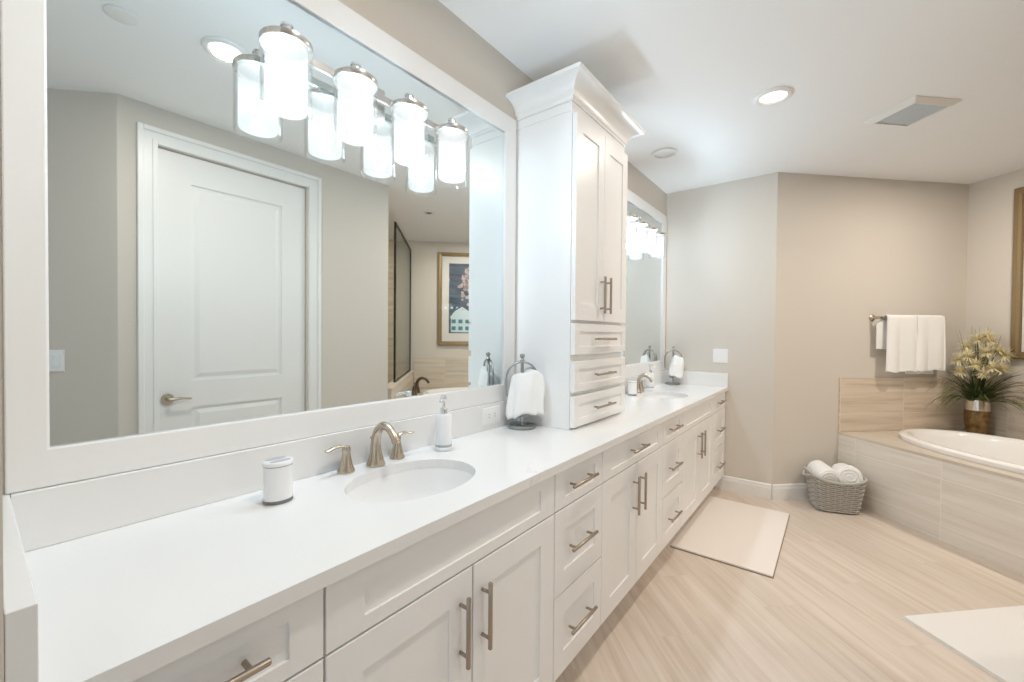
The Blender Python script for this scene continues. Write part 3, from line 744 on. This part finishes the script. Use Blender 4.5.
def disc_blobs(bm, blobs, y):
    for (x, z, rr) in blobs: add_loft(bm, [[(x+rr*math.cos(2*PI*k/18), yy, z+rr*.85*math.sin(2*PI*k/18)) for k in range(18)] for yy in (y, y+.0008)])
rnd = random.Random(5)
bm = nb(); disc_blobs(bm, [(-.18+rnd.gauss(0, .09), .84+rnd.gauss(0, .10), rnd.uniform(.014, .034)) for _ in range(95)], .0072); obj('blossom_tree', bm, M['art_pink'], art)
bm = nb(); add_box(bm, -.46, -.14, .0072, .0080, .19, .40); add_loft(bm, [[(-.48, yy, .40), (-.12, yy, .40), (-.20, yy, .50), (-.30, yy, .56), (-.40, yy, .50)] for yy in (.0072, .0080)]); obj('house', bm, M['art_ice'], art)
bm = nb()
for xx in (-.42, -.32, -.22):
    for z in (.22, .32): add_box(bm, xx-.03, xx+.03, .0081, .0086, z, z+.055)
obj('house_windows', bm, M['art_teal'], art)
obj('glazing', bx(-W2+.0565, W2-.0565, .0125, .0150, .0565, HH-.0565), M['pic_glass'], t)
# towel bar
BZ = 1.505; BX = -.070
t = thing('towel_bar', 'brushed nickel towel bar on the angled wall above the bathtub', 'towel bar', NK, NR)
BY0, BY1 = .315, .940
bm = nb(); cyl(bm, (BX, BY0, BZ), (BX, BY1, BZ), .009, 16); obj('rail', bm, M['nickel'], t, smooth=True)
for y in (BY0+.01, BY1-.01):
    bm = nb(); add_tube(bm, [(-.0005, y, BZ), (-.006, y, BZ), (-.009, y, BZ), (-.02, y, BZ), (-.055, y, BZ), (-.082, y, BZ), (-.086, y, BZ)], [.026, .026, .022, .012, .011, .0135, .008], 20)
    obj('bracket', bm, M['nickel'], t, smooth=True)
def bar_towel(label, y0, y1, zf, zb, seed, shift=0.0):
    """towel folded over the bar: front drop to zf, back drop to zb"""
    rnd = random.Random(seed); ph = [rnd.uniform(0, 6.28) for _ in range(4)]
    rr = .0155
    Lf, Lb = BZ-zf, BZ-zb; arc = PI*rr; tot = Lf+arc+Lb
    def fn(u, v):
        y = y0+(y1-y0)*u; d = v*tot
        if d < Lf:
            x = BX-rr; z = zf+d; amp = (1-d/Lf)
        elif d < Lf+arc:
            an = (d-Lf)/rr; x = BX-rr*math.cos(an); z = BZ+rr*math.sin(an); amp = 0
        else:
            q = d-Lf-arc; x = BX+rr; z = BZ-q; amp = q/Lb*.35; y += shift*min(1, q/.05)
        wv = .013*math.sin(u*6.5+ph[0])+.004*math.sin(u*13+ph[1])
        s = -1 if d < Lf+arc/2 else 1
        x += s*(abs(wv)+.002)*min(1, amp*1.4+.08) if d < Lf else s*abs(wv)*amp*.4
        ctr = (y0+y1)/2; y = ctr+(y-ctr)*(1+.06*amp*(1 if d < Lf else 0))
        z += (.006*math.sin(u*7+ph[2])+.003*math.sin(u*19+ph[3]))*amp
        return (x, y, z)
    bm = add_grid(nb(), fn, 44, 60, .009)
    o = obj('bath_towel', bm, M['towel'], None, NK, NR, smooth=True)
    return tag(o, label, 'towel')
bar_towel('white towel on the left half of the towel bar', .606, .880, 1.060, 1.245, 11, .055)
bar_towel('white towel on the right half of the towel bar, above the plant', .335, .598, 1.068, 1.035, 23, .05)
# vase with grasses
v = Matrix.Rotation(NR, 3, 'Z') @ Vector((-.185, .125, 0)) + Vector(NK); VZ = DZ+.0005
vs = thing('vase', 'mottled bronze vase with silvery neck in the bathtub corner', 'vase', (v.x, v.y, VZ))
bm = add_lathe(nb(), [(.050, 0), (.060, .004), (.068, .03), (.076, .10), (.078, .16), (.0765, .20)], 44, cap=True); obj('body', bm, M['vase'], vs, smooth=True)
bm = add_lathe(nb(), [(.0766, .2002), (.073, .255), (.067, .295), (.0645, .295), (.068, .25), (.071, .204)], 44, cap=False); obj('neck', bm, M['vase_top'], vs, smooth=True)
pt = thing('grass_arrangement', 'artificial grasses with cream spider blooms standing in the bronze vase', 'plant', (v.x, v.y, VZ+.25))
rnd = random.Random(42)
def blade(bm, base, d, L, droop, w_, twist=0, nseg=9):
    """thin arching leaf"""
    d = Vector(d).normalized(); side = d.cross(Vector((0, 0, 1)));
    if side.length < .01: side = Vector((1, 0, 0))
    side.normalize(); P = Vector(base); t_ = bmesh.new(); prev = None
    dirv = d.copy()
    for i in range(nseg+1):
        s = i/nseg; ww = w_*(.55+.9*s*(1-s)*2)*(1-s**3)+.0006
        nrm = side.cross(dirv).normalized()
        a_ = t_.verts.new(P-side*ww+nrm*ww*.3); m_ = t_.verts.new(P); b_ = t_.verts.new(P+side*ww+nrm*ww*.3)
        if prev: t_.faces.new((prev[0], prev[1], m_, a_)); t_.faces.new((prev[1], prev[2], b_, m_))
        prev = (a_, m_, b_)
        P = P+dirv*(L/nseg); dirv = (dirv+Vector((0, 0, -1))*droop/nseg*(.4+1.6*s)).normalized()
    merge(bm, t_)
# the walls stand at +x and -y/+y of the vase in nook terms; keep the leaves in the open quarter or steep
def open_dir(an, tilt):
    d = Vector((math.cos(an)*math.sin(tilt), math.sin(an)*math.sin(tilt), math.cos(tilt))); return d
OPEN = R(180)                          # towards the room, between the two walls
bm = nb()
for i in range(120):
    an = rnd.uniform(-PI, PI); dlt = abs((an-OPEN+PI) % (2*PI)-PI)
    tilt = rnd.uniform(.25, 1.15) if dlt < R(65) else rnd.uniform(.1, .32)
    L = rnd.uniform(.15, .27) if dlt < R(65) else rnd.uniform(.15, .22)
    blade(bm, (rnd.uniform(-.03, .03), rnd.uniform(-.03, .03), 0), open_dir(an, tilt), L, rnd.uniform(.3, 1.1), rnd.uniform(.006, .010))
obj('foliage', bm, M['leaf'], pt, smooth=True)
def arching(count, mat, sd):
    rnd = random.Random(sd); bm = nb()
    for i in range(count):
        k = rnd.random()
        if k < .42:  an = OPEN+R(rnd.uniform(34, 53)); tilt = rnd.uniform(.55, 1.2); L = rnd.uniform(.34, .56); dr = rnd.uniform(1.0, 2.1)
        elif k < .84: an = OPEN-R(rnd.uniform(34, 53)); tilt = rnd.uniform(.55, 1.2); L = rnd.uniform(.34, .56); dr = rnd.uniform(1.0, 2.1)
        else: an = OPEN+R(rnd.uniform(-40, 40)); tilt = rnd.uniform(.2, .9); L = rnd.uniform(.26, .40); dr = rnd.uniform(.8, 1.6)
        blade(bm, (rnd.uniform(-.02, .02), rnd.uniform(-.02, .02), 0), open_dir(an, tilt), L, dr, rnd.uniform(.0032, .0062), nseg=14)
    for i in range(26):                                                      # upright spears
        an = rnd.uniform(-PI, PI); dlt = abs((an-OPEN+PI) % (2*PI)-PI)
        blade(bm, (0, 0, 0), open_dir(an, rnd.uniform(.05, .42) if dlt < R(80) else rnd.uniform(.03, .16)), rnd.uniform(.45, .66), .12, rnd.uniform(.0020, .0036), nseg=8)
    return bm
obj('grass_blades', arching(64, None, 4), M['blade'], pt, smooth=True)
obj('green_blades', arching(46, None, 9), M['leaf'], pt, smooth=True)
heads = [(-.04, .03, .56), (-.07, -.05, .55), (-.02, .10, .50), (-.08, .10, .42), (-.10, -.02, .46), (-.08, -.10, .47), (-.11, .05, .36), (-.03, -.04, .59), (-.06, -.15, .44), (-.06, .16, .40), (-.12, -.06, .34), (-.09, -.13, .33), (-.07, .15, .30), (-.11, .00, .29)]
for i, (hx_, hy_, hz_) in enumerate(heads):
    hx_ -= .035; hy_ *= .8
    bm = nb(); C = Vector((hx_, hy_, hz_-.03))
    for q in range(120):
        zc_ = rnd.uniform(-.8, 1); an = rnd.uniform(-PI, PI); rr = math.sqrt(1-zc_*zc_)
        blade(bm, C, (rr*math.cos(an), rr*math.sin(an), zc_), rnd.uniform(.045, .085), rnd.uniform(-.4, 1.1), .0033, nseg=4)
    fh = obj('flower_head', bm, M['petal'], pt, smooth=True)
    bm = add_lathe(nb(), [(0, -.014), (.011, -.009), (.015, 0), (.011, .009), (0, .014)], 14, loc=C); obj('bud', bm, M['bud'], fh, smooth=True)
    bm = add_tube(nb(), smooth_path([(0, 0, 0), (hx_*.3, hy_*.3, hz_*.5), (C.x, C.y, C.z-.008)]), .0022, 6); obj('stem', bm, M['leaf'], fh, smooth=True)

# ------------------------------------------------------------------ floor things
bm = nb(); add_box(bm, 2.718, 3.757, -1.028, -.475, .004, .016, .004); mt = obj('bath_mat', bm, M['rug'], smooth=False)
tag(mt, 'long cream bath mat on the floor in front of the far sink', 'bath mat')
o = obj('edge_binding', bx(2.715, 3.760, -1.031, -.472, .0005, .0045), M['rug_e'], mt)
v = Vector((2.713, -1.558, 0))
bm = nb(); add_box(bm, -.50, 0, -1.0, 0, .004, .017, .005)
m2 = obj('bath_mat', bm, M['rug2'], None, v, R(45)); tag(m2, 'white bath mat cut off at the lower right, near the bathtub', 'bath mat')
o = obj('edge_binding', bx(-.503, .003, -1.003, .003, .0005, .0045), M['matb'], m2)
# wicker basket with two rolled towels
BKC = (4.135, -1.290); BKR = R(-70); BH = .252
BK = thing('wicker_basket', 'grey-washed wicker basket on the floor beside the bathtub', 'basket', (*BKC, .0), BKR)
def bk_ring(k, n=176, inset=0):
    """rounded rectangle at height fraction k"""
    hw = .136+.036*k-inset; hd = .104+.036*k-inset; out = []
    for i in range(n):
        an = 2*PI*i/n; c, s = math.cos(an), math.sin(an); p_ = 5
        q = (abs(c/hw)**p_+abs(s/hd)**p_)**(-1/p_); out.append(Vector((c*q, s*q, 0)))
    return out
def bk_z(k, p): return .007+k*(BH-.02+.03*(abs(p.x)/.16)**2)
bm = nb(); rg0 = []
for k in (0, .35, .7, .97): rg0.append([(p.x, p.y, bk_z(k, p)) for p in bk_ring(k, inset=.005)])
for k in (.97, .6, .06): rg0.append([(p.x, p.y, bk_z(k, p)) for p in bk_ring(k, inset=.012)])
add_loft(bm, rg0); obj('core', bm, M['wick_dk'], BK, smooth=True)
bm = nb(); rows = 15; NS = 176
for j in range(rows):
    k = (j+.5)/rows; pts = []
    for i, p in enumerate(bk_ring(k, NS)):
        nr = p.normalized(); wv = .0038*math.sin(2*PI*i/16+PI*j)
        pts.append(p+nr*wv+Vector((0, 0, bk_z(k, p))))
    add_tube(bm, pts, .0057, 6, 1.0, True)
for i in range(4, NS, 8):
    pts = []
    for k in (0, .25, .5, .75, 1.0):
        p = bk_ring(k, NS)[i]; pts.append(p-p.normalized()*.001+Vector((0, 0, bk_z(k, p))))
    add_tube(bm, pts, .004, 6)
obj('weave', bm, M['wicker'], BK, smooth=True)
pts = [p+Vector((0, 0, bk_z(1.01, p))) for p in bk_ring(1.01, NS)]
bm = add_tube(nb(), pts, .0085, 8, 1, True); obj('rim', bm, M['wicker'], BK, smooth=True)
for s in (-1, 1):
    bm = nb(); zt = BH+.006
    add_tube(bm, smooth_path([(s*.166, -.05, zt), (s*.188, -.046, zt+.002), (s*.204, 0, zt-.012), (s*.188, .046, zt+.002), (s*.166, .05, zt)]), .0075, 8)
    obj('handle', bm, M['wicker'], BK, smooth=True)
def rolled(label, loc, rot, L, rad, seed):
    rnd = random.Random(seed); n = 44; rings = []
    prof = [(0.30, -.5), (.72, -.495), (.93, -.47), (1.0, -.42), (1.0, -.2), (1.02, 0), (1.0, .2), (1.0, .42), (.93, .47), (.72, .495), (.30, .5)]
    ph = rnd.uniform(0, 6)
    for f, s in prof:
        rg = []
        for i in range(n):
            an = 2*PI*i/n; sp = 1+.07*((an/(2*PI)))      # the outer lap of the roll makes a step
            q = rad*f*sp*(1+.025*math.sin(3*an+ph+4*s)+.015*math.sin(7*an+9*s))
            rg.append((q*math.cos(an), s*L, q*math.sin(an)))
        rings.append(rg)
    bm = add_loft(nb(), rings)
    o = obj('rolled_towel', bm, M['towel'], None, loc, 0, smooth=True); o.rotation_euler = rot
    for e in (-1, 1):
        bm = nb()
        pts = [(rad*(.12+.75*q/40)*math.cos(q*.42), e*(L*.5+.0015), rad*(.12+.75*q/40)*math.sin(q*.42)) for q in range(41)]
        add_tube(bm, pts, .004, 6)
        obj('rolled_end', bm, M['towel'], o, smooth=True)
    return tag(o, label, 'towel')
cb, sb = math.cos(BKR), math.sin(BKR)
def bkp(x, y, z): return (BKC[0]+cb*x-sb*y, BKC[1]+sb*x+cb*y, z)
rolled('rolled white towel in the wicker basket, the one nearer the angled wall', bkp(-.074, .002, .258), (R(5), 0, BKR+R(5)), .215, .079, 1)
rolled('rolled white towel in the wicker basket, the one nearer the bathtub', bkp(.080, .004, .266), (R(-8), 0, BKR-R(8)), .215, .082, 2)

# ------------------------------------------------------------------ repeats share a group
GROUPS = {'vanity_cabinet': 'base cabinets of the long vanity', 'sink': 'undermount sinks in the countertop', 'faucet': 'nickel faucets on the countertop',
          'toothbrush_holder': 'toothbrush holders on the countertop', 'soap_dispenser': 'soap dispensers on the countertop', 'towel_stand': 'pewter towel stands on the countertop',
          'hand_towel': 'hand towels on the towel stands', 'wall_mirror': 'framed mirrors over the vanity', 'vanity_light': 'vanity lights over the mirrors',
          'recessed_light': 'recessed lights in the ceiling', 'light_switch': 'rocker light switches on the walls', 'backsplash': 'quartz splash strips around the countertop',
          'wall_tile': 'tile splash panels around the bathtub', 'bath_towel': 'bath towels on the towel bar', 'bath_mat': 'bath mats on the floor', 'rolled_towel': 'rolled towels in the wicker basket'}
for o in scn.objects:
    if o.parent is None and o.name.split('.')[0] in GROUPS and 'label' in o: o['group'] = GROUPS[o.name.split('.')[0]]
